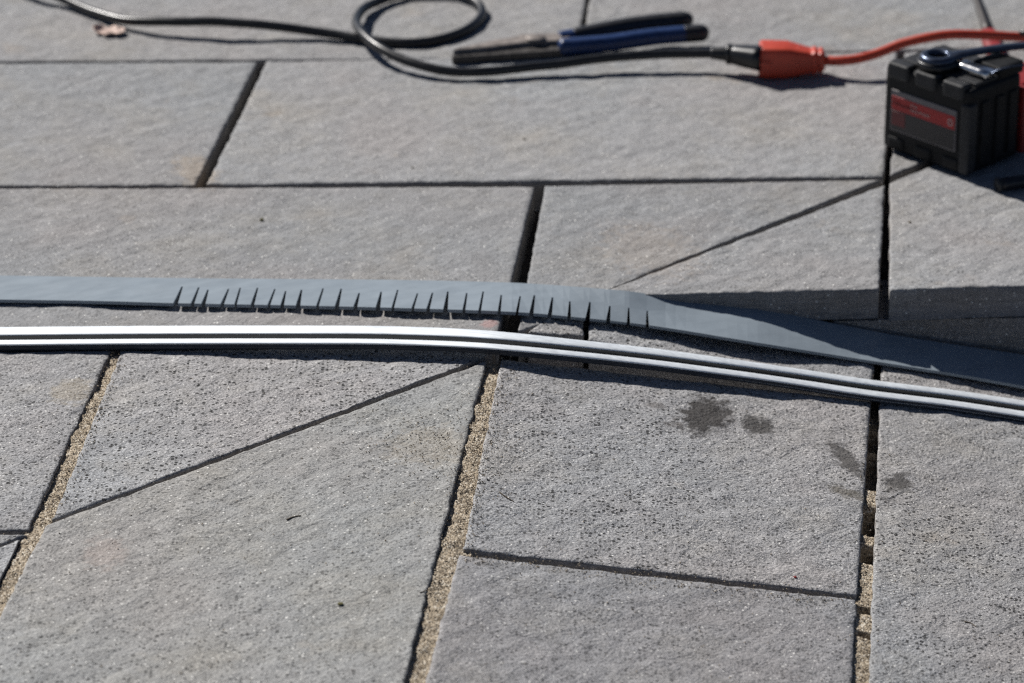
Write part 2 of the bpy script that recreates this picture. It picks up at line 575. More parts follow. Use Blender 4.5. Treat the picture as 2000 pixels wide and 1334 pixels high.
def grid_params(length, step):
    e = [0, 0.0007, 0.0016, 0.003]
    n = max(2, int(length / step))
    inner = [0.006 + (length - 0.012) * k / n for k in range(n + 1)] if length > 0.02 else [length / 2]
    tail = [length - q for q in reversed(e)]
    return [q / length for q in (e + inner + tail)] if length > 0.02 else [0, .1, .5, .9, 1]
slab_no = [0]
def slab(corners, zf=zF, thick=0.030, step=0.0042, mat='stone', rough=0.0011, dz=0.0, jag=1.0):
    """corners as photo points: far-left, far-right, near-right, near-left"""
    slab_no[0] += 1
    sd = slab_no[0] * 3.7
    q = [G(px, py, zf) for px, py in corners]
    A, B, C_, D = q
    Lu = max((B - A).length, (C_ - D).length)
    Lv = max((D - A).length, (C_ - B).length)
    us, vs_ = grid_params(Lu, step), grid_params(Lv, step)
    nu, nv = len(us), len(vs_)
    verts, faces = [], []
    for v in vs_:
        for u in us:
            p = (A * (1 - u) + B * u) * (1 - v) + (D * (1 - u) + C_ * u) * v
            du, dv = min(u, 1 - u) * Lu, min(v, 1 - v) * Lv
            wl = math.sqrt(max(0, 1 - min(1, du / 0.012))) , math.sqrt(max(0, 1 - min(1, dv / 0.012)))
            jx = noise.noise((p.x * 70, p.y * 70, sd)) * 0.0011 + noise.noise((p.x * 260, p.y * 260, sd)) * 0.0007
            jy = noise.noise((p.x * 70, p.y * 70, sd + 9)) * 0.0011 + noise.noise((p.x * 260, p.y * 260, sd + 9)) * 0.0007
            x, y = p.x + jx * wl[0] * jag, p.y + jy * wl[1] * jag
            d = min(du, dv)
            z = zf(p.x, p.y) + dz
            z += rough * noise.noise((x * 14, y * 14, sd)) * min(1, d / 0.02)
            z += 0.0010 * noise.noise((x * 34 + y * 22, y * 52 - x * 36, sd)) * min(1, d / 0.008)
            z += 0.0006 * noise.noise((x * 80 + y * 50, y * 110 - x * 80, sd))
            z += 0.00022 * noise.noise((x * 210, y * 210, sd))
            if d < 0.003:
                k = 1 - d / 0.003
                z -= (0.0011 + 0.0007 * noise.noise((x * 150, y * 150, sd + 5))) * k * k
            verts.append((x, y, z))
    for j in range(nv - 1):
        for i in range(nu - 1):
            a = j * nu + i
            faces.append((a, a + nu, a + nu + 1, a + 1))
    ring = [i for i in range(nu)] + [j * nu + nu - 1 for j in range(1, nv)] + \
           [(nv - 1) * nu + i for i in range(nu - 2, -1, -1)] + [j * nu for j in range(nv - 2, 0, -1)]
    prev = ring
    for lv, kk in ((0.006, 0), (0.014, 1), (thick, 2)):
        base = len(verts)
        for r in ring:
            x, y, z = verts[r]
            zz = zf(x, y) + dz - lv
            n1 = 0.0008 * noise.noise((x * 120, y * 120, lv * 300 + sd))
            verts.append((x + n1, y + n1, zz))
        cur = list(range(base, base + len(ring)))
        m_ = len(ring)
        for k in range(m_):
            faces.append((prev[k], prev[(k + 1) % m_], cur[(k + 1) % m_], cur[k]))
        prev = cur
    faces.append(tuple(reversed(prev)))
    o = mesh_obj('paving_slab', verts, faces, M[mat], patio, True)
    return o

def zE(x, y):
    t = min(1.0, max(0.0, (0.096 - y) / 0.03))
    return zC(x, y) * t * t * (3 - 2 * t)
# far field, laid level
slab([(-330, -140), (1168, -140), (1124, 112), (-330, 121.5)], step=0.006, mat='stone_far')
slab([(1178, -140), (2250, -170), (2250, 86), (1132, 111)], step=0.006, mat='stone_far')
slab([(-330, 125), (502, 120), (380, 360.5), (-330, 363.5)], mat='stone_far')
slab([(522, 119), (1752, 100), (1725, 343.5), (404, 359.5)], mat='stone_far')
slab([(1768, 101), (2250, 92), (2250, 130), (1738, 342)], step=0.006, mat='stone_far')
slab([(-330, 368.5), (1043, 363.5), (968, 668), (-330, 676)], mat='stone_far')
slab([(1065, 362.5), (1718, 350.5), (1207, 557), (1012, 646)], zE, jag=.7, mat='stone_far')
slab([(1738, 357), (2250, 148), (2250, 549), (1738, 566)], thick=0.0285, mat='stone_far')
slab([(1216, 556.5), (1727, 360.5), (1716, 563), (1150, 579)], thick=0.0275, mat='stone_far')
# course under the raised slabs
def zlow(x, y): return -0.030
bl = [G(1632, 566), G(2090, 558), G(2330, 550)]
def low_slab(a, b):
    d = Vector((0, 0.085, 0)); f = Vector((0, 0.003, 0))
    v = [a + f, b + f, b + d, a + d]
    bm = bmesh.new()
    n = 26
    top = []
    for z in (-0.030, -0.0305 - .014, -0.0305 - .03, -0.115):
        row = []
        for k in range(n + 1):
            p = v[0].lerp(v[1], k / n)
            row.append(bm.verts.new((p.x, p.y + 0.0016 * noise.noise((p.x * 90, z * 90, 3)) , z + (0.0007 * noise.noise((p.x * 120, 1, 3)) if z == -0.030 else 0))))
        for k in range(n + 1):
            p = v[3].lerp(v[2], k / n)
            row.append(bm.verts.new((p.x, p.y, z)))
        top.append(row)
    for r0, r1 in zip(top, top[1:]):
        for k in range(n):
            bm.faces.new((r0[k], r0[k + 1], r1[k + 1], r1[k]))
            bm.faces.new((r0[n + 1 + k], r1[n + 1 + k], r1[n + 2 + k], r0[n + 2 + k]))
        bm.faces.new((r0[0], r1[0], r1[n + 1], r0[n + 1]))
        bm.faces.new((r0[n], r0[2 * n + 1], r1[2 * n + 1], r1[n]))
    for row in (top[0], top[-1]):
        for k in range(n):
            bm.faces.new((row[k], row[k + 1], row[n + 2 + k], row[n + 1 + k]))
    return bm_obj('paving_slab', bm, M['stone'], patio, False)
low_slab(bl[0], bl[1])
low_slab(bl[1] + Vector((0.006, 0, 0)), bl[2])

# dipping near-right paving, behind the rail and in front of it
slab([(1080, 612), (1139, 606), (1139, 654), (1030, 648)], zC, mat='stone_dip')
slab([(1153, 585), (1722, 640), (1700, 752), (1150, 664)], zC, mat='stone_dip')
slab([(1725, 640), (2300, 720), (2300, 1500), (1690, 1500)], zC, mat='stone_dip', thick=0.03)
slab([(979, 700), (1700, 783), (1674, 1161), (905, 1071)], zC, mat='stone_dip')
slab([(897, 1082), (1672, 1170), (1655, 1500), (786, 1500)], zC, mat='stone_dip_worn')
# level near-left paving
slab([(-330, 692), (217, 683), (55, 1034), (-330, 1030)])
slab([(-330, 1046), (-320, 1045), (52, 1043), (-330, 1190)], jag=.6)
slab([(-330, 1215), (36, 1054), (38, 1054), (-180, 1500)], jag=.8)
slab([(237, 684), (962, 676), (938, 700), (103, 1014)])
slab([(89, 1026), (950, 704), (746, 1500), (-151, 1500)], mat='stone_mid')

# jointing sand
def sand_strip(line, zf, depth, wid, seed):
    """line: photo points down the middle of the joint; wid in metres; depth(f) below the slabs"""
    pts = [G(px, py, zf) for px, py in line]
    segs = [0]
    for a, b in zip(pts, pts[1:]):
        segs.append(segs[-1] + (b - a).length)
    L_ = segs[-1]
    nl, nw = int(L_ / 0.0012), max(6, int(wid / 0.0013))
    verts, faces = [], []
    for i in range(nl + 1):
        s = L_ * i / nl
        k = 0
        while k < len(segs) - 2 and s > segs[k + 1]:
            k += 1
        t = (s - segs[k]) / (segs[k + 1] - segs[k])
        p = pts[k].lerp(pts[k + 1], t)
        d = (pts[k + 1] - pts[k]).normalized()
        side = Vector((-d.y, d.x, 0))
        for j in range(nw + 1):
            c = (j / nw - 0.5) * wid
            q = p + side * c
            z = zf(q.x, q.y) - depth(i / nl, c / wid)
            z += 0.0018 * noise.noise((q.x * 90, q.y * 90, seed)) + 0.0010 * noise.noise((q.x * 420, q.y * 420, seed)) + 0.0006 * noise.noise((q.x * 900, q.y * 900, seed))
            verts.append((q.x, q.y, z))
    for i in range(nl):
        for j in range(nw):
            a = i * (nw + 1) + j
            faces.append((a, a + 1, a + nw + 2, a + nw + 1))
    o = mesh_obj('joint_sand', verts, faces, M['sand'], patio, True)
    tag(o, kind='stuff')
    return verts
ssv = []
ssv += sand_strip([(234, 680), (84, 1020), (18, 1160), (-160, 1500)], zF, lambda f, c: 0.0032 + 0.001 * math.sin(f * 21), 0.020, 1)
ssv += sand_strip([(966, 700), (884, 1075), (768, 1500)], zC, lambda f, c: 0.0036 + 0.0012 * math.sin(f * 17 + 1), 0.026, 2)
def right_depth(f, c):
    y = lerp(785, 1500, f)
    holes = [(845, 20), (905, 34), (938, 26), (1030, 17), (1050, 14), (1105, 15), (1216, 5), (1262, 4)]
    d = 0.0035
    for h, w in holes:
        d += 0.024 * math.exp(-((y - h) / w) ** 4) * (1 if c > -0.18 or w > 18 else 0.35) * (1.0 if w > 6 else 0.4)
    if y < 840:
        d += 0.012
    return d
ssv += sand_strip([(1709, 785), (1690, 1160), (1676, 1500)], zC, right_depth, 0.020, 3)
ssv += sand_strip([(905, 1080), (1300, 1122), (1674, 1167)], zC, lambda f, c: 0.0095 + 0.004 * noise.noise((f * 30, 0, 4)), 0.012, 4)
sand_strip([(104, 1019), (500, 866), (700, 780), (944, 703)], zF, lambda f, c: 0.021 + 0.003 * noise.noise((f * 25, 0, 5)), 0.012, 5)
# loose grains
OCT = [Vector(v) for v in ((1, 0, 0), (-1, 0, 0), (0, 1, 0), (0, -1, 0), (0, 0, 1), (0, 0, -1))]
OCF = [(0, 2, 4), (2, 1, 4), (1, 3, 4), (3, 0, 4), (2, 0, 5), (1, 2, 5), (3, 1, 5), (0, 3, 5)]
gv, gf = [], []
def grain(p, r):
    m_ = Matrix.Rotation(rnd.uniform(0, 6), 3, 'Z') @ Matrix.Rotation(rnd.uniform(0, 6), 3, 'X')
    b = len(gv)
    for o in OCT:
        gv.append(p + m_ @ Vector((o.x * r * rnd.uniform(.7, 1.3), o.y * r * rnd.uniform(.7, 1.2), o.z * r * rnd.uniform(.6, 1.1))))
    gf.extend([tuple(b + i for i in f) for f in OCF])
for _ in range(5200):
    v = rnd.choice(ssv)
    grain(Vector(v) + Vector((rnd.uniform(-.001, .001), rnd.uniform(-.001, .001), .0003)), rnd.uniform(.0003, .0008))
def spill(px, py, zf, sig, n):
    c = G(px, py, zf)
    for _ in range(n):
        x, y = c.x + rnd.gauss(0, sig), c.y + rnd.gauss(0, sig)
        grain(Vector((x, y, zf(x, y) + .0006)), rnd.uniform(.0003, .0008))
for k in range(40):
    f = k / 39
    spill(lerp(975, 890, f) + 12, lerp(705, 1080, f), zC, .006, 12)
    spill(lerp(245, 92, f), lerp(690, 1020, f), zF, .005, 10)
    spill(lerp(905, 1674, f), lerp(1090, 1180, f), zC, .006, 10)
spill(840, 860, zF, .03, 260)
spill(860, 930, zF, .03, 160)
for _ in range(900):
    px, py = rnd.uniform(0, 2000), rnd.uniform(700, 1334)
    zf = zC
    spill(px, py, zf, .004, 1)
grains = mesh_obj('loose_sand', gv, gf, M['sand'])
tag(grains, 'loose tan sand grains spilled along the joints and over the near slabs', 'sand', kind='stuff')

# ---------------------------------------------------------------- grey strip with saw kerfs
far_y = smooth_tab([(-260, 534), (0, 538), (200, 541), (400, 543.5), (600, 545), (800, 547), (1000, 552), (1100, 558), (1200, 566), (1248, 571), (1334, 586), (1487, 604), (1640, 634), (1775, 659), (2000, 693), (2260, 733)])
near_y = smooth_tab([(-260, 581), (0, 585), (200, 588), (340, 592), (600, 597), (800, 602), (1000, 609), (1100, 617), (1266, 635), (1460, 666), (1685, 702), (1865, 730), (2000, 754), (2260, 797)])
far_z = smooth_tab([(-260, .0035), (900, .0035), (1150, .0045), (1230, .0036), (1290, -.0030), (1334, -.0070), (1400, -.0112), (1487, -.0165), (1640, -.0312), (1775, -.0428), (2000, -.0600), (2260, -.080)])
near_lift = smooth_tab([(-260, .0045), (0, .0045), (400, .0055), (800, .0065), (1000, .006), (1100, .0058), (1266, .0085), (1400, .011), (1487, .0105), (1640, .006), (1685, .005), (2000, .0065), (2260, .0065)])
def strip_pt(px, f):
    """f = 0 far edge .. 1 near edge"""
    a = G(px, far_y(px), far_z(px))
    lift = near_lift(px)
    b = G(px, near_y(px), lambda x, y: zC(x, y) + lift)
    return a.lerp(b, f)
kerfs = [343, 376, 397, 434, 460, 493, 525, 551, 582, 620, 658, 694, 738, 767, 806, 836, 870, 906, 937, 975, 1010, 1038, 1074, 1112, 1148, 1188, 1228, 1265]
stations = [('r', x) for x in range(-260, 2261, 20) if all(not (k - 8 < x < k + 20) for k in kerfs)] + [('k', k) for k in kerfs]
stations.sort(key=lambda s: s[1])
verts, faces = [], []
prev = None
for kind, px in stations:
    if kind == 'r':
        b = len(verts)
        verts += [strip_pt(px, 0), strip_pt(px, .42), strip_pt(px, 1)]
        ids = (b, b + 1, b + 2, b + 2)
        kid = None
    else:
        lean = interp([(343, 11), (700, 8), (1000, 5), (1110, 2), (1265, 1)], px)
        top = rnd.uniform(.33, .50) if px < 1090 else rnd.uniform(.42, .58)
        hw = rnd.uniform(2.4, 4.8) if px < 1090 else rnd.uniform(3.6, 4.8)
        lean += rnd.uniform(-2.5, 2.5)
        b = len(verts)
        verts += [strip_pt(px + lean, 0), strip_pt(px + lean - 1.5, top), strip_pt(px + lean + 1.5, top), strip_pt(px - hw, 1), strip_pt(px + hw, 1)]
        ids = (b, b + 1, b + 3, b + 4)
        kid = b + 2
    if prev:
        pF, pM, pN, pMk, pF2 = prev
        faces.append((pF, pMk, ids[1], ids[0]))
        faces.append((pMk, pN, ids[2], ids[1]))
    if kid is None:
        prev = (ids[0], None, ids[3], ids[1], None)
    else:
        faces.append((ids[0], ids[1], kid))
        prev = (ids[0], None, ids[3], kid, None)
strip = mesh_obj('edging_strip', verts, faces, M['pvc'])
so = strip.modifiers.new('thickness', 'SOLIDIFY')
so.thickness = 0.0028
so.offset = -1
tag(strip, 'flat grey plastic strip with a row of short saw cuts along its near edge', 'strip')

# ---------------------------------------------------------------- ribbed metal rail
rail_y = smooth_tab([(-260, 640), (0, 637.5), (300, 635), (600, 634.5), (775, 636), (950, 644), (1125, 662), (1300, 682), (1560, 719), (1713, 742), (1866, 761), (2000, 781), (2260, 820)])
rail_lift = smooth_tab([(-260, .0005), (0, .001), (300, .0025), (600, .0055), (950, .0065), (1125, .007), (1300, .0065), (1560, .0025), (2000, .0005), (2260, .0005)])
RH = 0.0085
prof_a = [(0, -8.5), (0, -1.3), (.3, -.5), (1.2, -.1), (4, .1), (10, -.1), (13.4, -.45), (14.5, -.9), (14.8, -1.5), (14.8, -8.2), (19.4, -8.2), (19.4, -3.6), (19.7, -3.0), (20.6, -2.7), (23.5, -2.65), (26.6, -3.0), (27.5, -3.4), (27.8, -4.0), (27.4, -4.4), (25.4, -4.7), (25.2, -6.0), (28.2, -6.15), (28.6, -6.4), (28.2, -6.7), (25.5, -7.0), (25.2, -8.5)]
prof_b = [(0, -8.5), (0, -1.3), (.3, -.5), (1.0, -.1), (2.6, .1), (6.5, .0), (8.8, -.35), (9.7, -.8), (10.0, -1.4), (10.0, -8.2), (14.4, -8.2), (14.4, -4.0), (14.7, -3.4), (15.6, -3.1), (18.5, -3.0), (23.0, -3.3), (24.1, -3.6), (24.5, -4.2), (24.1, -4.7), (22.4, -5.0), (22.2, -6.2), (25.2, -6.3), (25.6, -6.5), (25.2, -6.8), (22.4, -7.1), (22.2, -8.5)]
def prof_at(px):
    t = min(1.0, max(0.0, (px - 800) / 800))
    return [(lerp(p[0], q[0], t), lerp(p[1], q[1], t)) for p, q in zip(prof_a, prof_b)]
prof = prof_a
rz_tab = []
for px in (-260, 0, 300, 600, 820, 1000, 1200, 1400, 1560, 1713, 1866, 2000, 2260):
    lf = rail_lift(px)
    rz_tab.append((px, G(px, rail_y(px), lambda x, y: zC(x, y) + lf + RH).z))
for _ in range(2):
    rz_tab = [rz_tab[0]] + [(rz_tab[k][0], max(rz_tab[k][1], .25 * rz_tab[k - 1][1] + .5 * rz_tab[k][1] + .25 * rz_tab[k + 1][1])) if 3 < k < 8 else rz_tab[k] for k in range(1, len(rz_tab) - 1)] + [rz_tab[-1]]
rail_z = smooth_tab(rz_tab)
path, ppx = [], []
for px in range(-260, 2261, 20):
    path.append(G(px, rail_y(px), rail_z(px)))
    ppx.append(px)
verts, faces = [], []
K = len(prof)
n = len(path)
for i, p in enumerate(path):
    t = (path[min(i + 1, n - 1)] - path[max(i - 1, 0)]).normalized()
    side = Vector((t.y, -t.x, 0)).normalized()      # towards the viewer
    up = side.cross(t)
    if up.z < 0:
        up = -up
    verts += [p + side * (u * .001) + up * (w * .001) for u, w in prof_at(ppx[i])]
for i in range(n - 1):
    for j in range(K):
        a, b = i * K + j, i * K + (j + 1) % K
        faces.append((a, b, b + K, a + K))
faces.append(tuple(range(K))[::-1])
faces.append(tuple(range((n - 1) * K, n * K)))
rail = mesh_obj('trim_rail', verts, faces, M['rail'], None, True)
bmx = bmesh.new(); bmx.from_mesh(rail.data); bmesh.ops.recalc_face_normals(bmx, faces=bmx.faces); bmx.to_mesh(rail.data); bmx.free()
groove_shade_prof = [(14.6, -8.0), (15.1, -8.0), (15.1, -1.45), (14.6, -1.25)]  # black lining added to the groove walls and floor as painted shade
K2 = len(groove_shade_prof)
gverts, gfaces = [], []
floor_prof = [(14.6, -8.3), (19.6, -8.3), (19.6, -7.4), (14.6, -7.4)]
for pr in (groove_shade_prof, floor_prof):
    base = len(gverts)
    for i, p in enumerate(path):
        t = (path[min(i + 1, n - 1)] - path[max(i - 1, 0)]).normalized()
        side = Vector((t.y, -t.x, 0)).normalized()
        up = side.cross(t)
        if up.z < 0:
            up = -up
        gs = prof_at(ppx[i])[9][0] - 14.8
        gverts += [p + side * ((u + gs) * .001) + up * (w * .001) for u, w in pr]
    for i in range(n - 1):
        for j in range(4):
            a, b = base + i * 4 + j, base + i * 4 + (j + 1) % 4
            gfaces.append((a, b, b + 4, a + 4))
mesh_obj('groove_shade', gverts, gfaces, M['rubber'], rail)
fverts, ffaces = [], []  # dark strip added below the near ridge, painting the shaded rail front
for i, p in enumerate(path):
    t = (path[min(i + 1, n - 1)] - path[max(i - 1, 0)]).normalized()
    side = Vector((t.y, -t.x, 0)).normalized()
    up = side.cross(t)
    if up.z < 0:
        up = -up
    ue = prof_at(ppx[i])[17][0]
    fverts += [p + side * ((ue + a) * .001) + up * (w * .001) for a, w in ((-1.6, -4.9), (.1, -4.9), (.3, -5.3), (.3, -5.9), (1.0, -6.1), (1.0, -6.6), (.2, -6.9), (-.2, -8.6), (-1.6, -8.6))]
for i in range(n - 1):
    for j in range(9):
        a, b = i * 9 + j, i * 9 + (j + 1) % 9
        ffaces.append((a, b, b + 9, a + 9))
mesh_obj('front_shade', fverts, ffaces, M['rail_front_shade'], rail)
tag(rail, 'shiny ribbed grey trim rail bent across the slabs in front of the notched strip', 'rail')

# ---------------------------------------------------------------- black cord and plug
def gp(px, py, z): return G(px, py, z)
cord = empty('power_cord', G(760, 110, 0))
cpts = [(-40, -75, .02), (60, -30, .014), (120, -3, .008), (185, 24, .006), (250, 40, .009), (340, 42, .014), (430, 43, .015), (540, 52, .012), (640, 65, .007), (712, 77, .0045), (790, 84, .0045), (860, 77, .0045), (915, 56, .0045), (941, 28, .005), (930, 4, .006), (890, -12, .006),
        (830, -15, .006), (765, -7, .006), (715, 14, .008), (696, 38, .012), (704, 62, .016), (735, 89, .016), (785, 115, .012), (850, 135, .008), (920, 141, .007), (1000, 135, .008), (1100, 124, .010), (1200, 112, .013), (1300, 105, .0155), (1392, 104, .017)]
cw = [p + Vector((0, .0009 * noise.noise(p * 22), .0006 * noise.noise(p * 30))) for p in catmull([gp(*p) for p in cpts], 8)]
inv = cord.matrix_world.inverted()
def local(o, pts):
    return [Vector(p) - Vector(o.location) for p in pts]
sweep('cable', local(cord, cw), lambda i, f: circle(.0046, 14), M['rubber'], cord)
# strain relief, collar, plug body
pl = [gp(*p) for p in ((1388, 104, .017), (1420, 105.5, .0175), (1430, 106, .0178), (1490, 114, .0195))]
a, b_, c_, d_ = pl
seg = [a.lerp(b_, k / 8) for k in range(9)]
sweep('strain_relief', local(cord, seg), lambda i, f: circle(.0052 + .0016 * f + (.0007 if i % 2 else 0), 14), M['rubber'], cord)
seg = [b_.lerp(c_, k / 3) for k in range(4)]
sweep('collar', local(cord, seg), lambda i, f: circle(.0098 if 0 < i < 3 else .0088, 18, .8), M['rubber'], cord)
seg = [c_.lerp(d_, k / 6) for k in range(7)]
sweep('plug', local(cord, seg), lambda i, f: circle(lerp(.0088, .0140, f ** .8), 20, .75, lerp(.0088, .0115, f ** .8)), M['rubber'], cord)
tag(cord, 'black rubber power cord with a loop and a plug pushed into the orange socket', 'cord')

# ---------------------------------------------------------------- orange extension cord
ext = empty('extension_cord', G(1545, 150, 0))
s0, s1 = gp(1482, 115, .0155), gp(1612, 118, .0150)
ax = (s1 - s0)
def sec(f): return s0 + ax * f
prof_sock = [(0.0, .0125, .0128), (.015, .0148, .0150), (.06, .0153, .0156), (.40, .0153, .0156), (.47, .0148, .0148), (.74, .0106, .0108), (.80, .0100, .0100), (.81, .0114, .0114), (.86, .0114, .0114), (.87, .0096, .0096), (.90, .0096, .0096), (.91, .0108, .0108), (.96, .0104, .0104), (.97, .0085, .0085), (1.0, .0070, .0070)]
sweep('socket', local(ext, [sec(f) for f, _, _ in prof_sock]), lambda i, f: circle(prof_sock[i][1], 36, .34, prof_sock[i][2]), M['orange'], ext, smooth=True)
# moulded tab on the socket front edge and grip ribs
t_, s_, u_ = frames([s0, s1])[0]
bm = box_bm(-.002, .008, -.0015, .0015, -.0022, .0022, .0006)
tab = bm_obj('moulded_tab', bm, M['orange'], ext)
tab.matrix_local = Matrix.Translation((sec(.045) + s_ * .0155 + u_ * .001) - Vector(ext.location)) @ Matrix((t_, s_, u_)).transposed().to_4x4()
for k in range(3):
    q = sec(.58 + .055 * k)
    rr = lerp(.0132, .0112, k / 2) * 1.0
    sweep('grip_rib', local(ext, [q, q + ax.normalized() * .0014]), lambda i, f: circle(rr, 24, .6, rr), M['orange'], ext)
opts = [(1606, 118, .0150), (1640, 119, .0160), (1680, 114, .018), (1720, 102, .022), (1760, 86, .028), (1800, 76, .033), (1850, 68, .036), (1910, 68, .034), (1970, 71, .030), (2040, 76, .024), (2140, 84, .014), (2240, 92, .006)]
ow = catmull([gp(*p) for p in opts], 8)
sweep('cable', local(ext, ow), lambda i, f: circle(.0046, 12), M['orange'], ext)
q0, q1 = gp(1990, 64, .036), gp(2016, 65, .036)
sweep('cable_tie', local(ext, [q0, q0.lerp(q1, .5), q1]), lambda i, f: circle(.0036 if i else .0015, 10), M['rubber'], ext)
tag(ext, 'orange extension cord whose socket end takes the black plug', 'extension cord')

# ---------------------------------------------------------------- pliers
p_tip, p_end = G(884, 126, 0), G(1388, 92, 0)
ang = math.atan2(p_end.y - p_tip.y, p_end.x - p_tip.x)
pliers = empty('pliers', p_tip, (0, 0, ang))
PL = (p_end - p_tip).length
def prism(name, outline, z0, z1, mat, parent, bev=.0012):
    bm = bmesh.new()
    lo = [bm.verts.new((x, y, z0)) for x, y in outline]
    hi = [bm.verts.new((x, y, z1)) for x, y in outline]
    bm.faces.new(lo[::-1]); bm.faces.new(hi)
    m_ = len(outline)
    for k in range(m_):
        bm.faces.new((lo[k], lo[(k + 1) % m_], hi[(k + 1) % m_], hi[k]))
    bmesh.ops.recalc_face_normals(bm, faces=bm.faces)
    top_e = [e for e in bm.edges if abs(e.verts[0].co.z - e.verts[1].co.z) < 1e-6]
    bmesh.ops.bevel(bm, geom=top_e, offset=bev, segments=2, profile=.6, affect='EDGES')
    return bm_obj(name, bm, mat, parent)
k_ = PL / .245
prism('jaw', [(x * k_, y) for x, y in ((0, 0), (.05, -.001), (.085, -.001), (.104, 0), (.112, .003), (.118, .008), (.086, .012), (.052, .009), (.03, .0065), (0, .0055))], .0, .0078, M['steel_shaded'], pliers)
prism('jaw', [(x * k_, y) for x, y in ((.002, .0068), (.03, .008), (.05, .011), (.080, .0155), (.108, .013), (.122, .024), (.105, .033), (.088, .036), (.072, .037), (.058, .030), (.046, .028), (.036, .023), (.018, .016), (.004, .0115))], .0005, .0128, M['steel'], pliers, .0022)
sweep('pivot', [Vector((.082 * k_, .021, .0110)), Vector((.082 * k_, .021, .0145)), Vector((.082 * k_, .021, .0152))], lambda i, f: circle(.0095 if i < 2 else .008, 20), M['steel'], pliers)
def handle(pts, rf, mat, name):
    return sweep(name, catmull([Vector(p) for p in pts], 12), rf, mat, pliers)
def shaped(r0, r1, ry, round0=False, round1=True, rs=.90):
    def f_(i, f):
        r = lerp(r0, r1, math.sin(min(1, f * 1.15) * math.pi * .5))
        e = 1.0
        if round1 and f > rs: e = math.sqrt(max(.05, 1 - ((f - rs) / (1 - rs)) ** 2))
        if round0 and f < .05: e = math.sqrt(max(.35, 1 - ((.05 - f) / .05) ** 2))
        return circle(r * e, 16, .8, ry * e)
    return f_
front_grip = handle([(.101 * k_, .0055, .0085), (.13 * k_, .0030, .0095), (.155 * k_, .0040, .0100), (.19 * k_, .0085, .0112), (.222 * k_, .0085, .012)], shaped(.0078, .0082, .0080, True, False), M['blue'], 'grip')
handle([(.2215 * k_, .0085, .012), (.232 * k_, .0085, .0122), (.245 * k_, .0085, .0122)], shaped(.0083, .0083, .0082, False, True, .62), M['black_grip'], 'grip_end')
handle([(.106 * k_, .027, .0085), (.113 * k_, .0275, .009), (.120 * k_, .028, .0095)], shaped(.0072, .0076, .0076, True, False), M['blue'], 'grip')
handle([(.1195 * k_, .028, .0095), (.14 * k_, .0335, .0105), (.17 * k_, .0395, .012), (.20 * k_, .0430, .0128), (.238 * k_, .0440, .0135)], shaped(.0076, .0082, .0082, False, True), M['black_grip'], 'grip_end')
tag(pliers, 'steel pliers with blue and black grips lying behind the black cord', 'pliers')

# ---------------------------------------------------------------- cordless tool battery
bl0, bc0, br0 = G(1721, 290, 0), G(1886, 350, 0), G(1985, 291, 0)
xa = (bc0 - bl0); BL = xa.length; bang = math.atan2(xa.y, xa.x)
BD, BH = 0.072, 0.087
tool = empty('cordless_tool', bl0, (0, 0, bang))
bm = box_bm(0, BL, 0, BD, 0.002, BH - .004, .006, 3)
bm_obj('battery_shell', bm, M['shell'], tool, False)
# moulded rubber lugs round the top edge
for (x, w) in ((.004, .022), (.033, .022), (.062, .022)):
    w2 = w * BL / .09
    bm_obj('edge_lug', box_bm(x * BL / .09, x * BL / .09 + w2, -.0022, .011, BH - .016, BH - .0005, .0032, 3), M['shell_dusty'], tool)
    bm_obj('edge_lug', box_bm(x * BL / .09 + .003, x * BL / .09 + w2 - .002, -.0020, .009, .0045, .016, .003, 2), M['shell'], tool)
for z in (.020, .040, .060):
    bm_obj('side_rib', box_bm(-.0022, .004, .006, BD - .006, z - .005, z + .006, .002, 2), M['shell'], tool)
bm_obj('corner_post', box_bm(BL - .009, BL + .0022, -.0022, .010, .004, BH - .017, .003, 3), M['shell_dusty'], tool)
for y in (.022, .042, .060):
    bm_obj('side_rib', box_bm(BL - .003, BL + .002, y - .006, y + .005, .010, BH - .018, .0015, 2), M['shell'], tool)
bm_obj('top_plate', box_bm(.010, BL - .004, .012, BD - .004, BH - .006, BH - .001, .0015, 2), M['shell_dusty'], tool)
bm_obj('latch_block', box_bm(BL - .034, BL - .002, .042, BD + .004, BH - .006, BH + .006, .003, 2), M['shell'], tool)
# label
lab = bm_obj('label', box_bm(.009 * BL / .09, .078 * BL / .09, -.0012, .0004, .022, .061, .0004, 1), M['label_grey'], tool)
lx0, lx1 = .009 * BL / .09, .078 * BL / .09
bm_obj('label_panel', box_bm(lx0 + .0012, lx1 - .0012, -.0016, -.0008, .0232, .0420, .0002, 1), M['label_dark'], lab)
bm_obj('label_band', box_bm(lx0 + .0012, lx1 - .0012, -.0016, -.0008, .0425, .0555, .0002, 1), M['label_red'], lab)
bm_obj('label_panel', box_bm(lx0 + .0022, lx0 + .0180, -.0019, -.0012, .028, .0415, .0002, 1), M['print_dim'], lab)
def text_part(name, body, size, x, z, mat, shear=0.0):
    cu = bpy.data.curves.new('tmp_text', 'FONT')
    cu.body = body
    cu.size = size
    cu.extrude = .00012
    cu.shear = shear
    to = bpy.data.objects.new('tmp_text', cu)
    col.objects.link(to)
    dg = bpy.context.evaluated_depsgraph_get()
    me = bpy.data.meshes.new_from_object(to.evaluated_get(dg))
    bpy.data.objects.remove(to)
    me.materials.clear(); me.materials.append(mat)
    o = bpy.data.objects.new(name, me)
    col.objects.link(o)
    o.parent = lab
    o.matrix_local = Matrix.Translation((x, -.0020, z)) @ Matrix.Rotation(R(90), 4, 'X')
    return o
text_part('printed_text', 'M18', .0042, lx0 + .024, .0505, M['print'])
text_part('printed_text', 'REDLITHIUM', .0040, lx0 + .024, .0462, M['print'])
text_part('printed_text', 'Milwaukee', .0052, lx0 + .0025, .0475, M['print_dim'], .3)
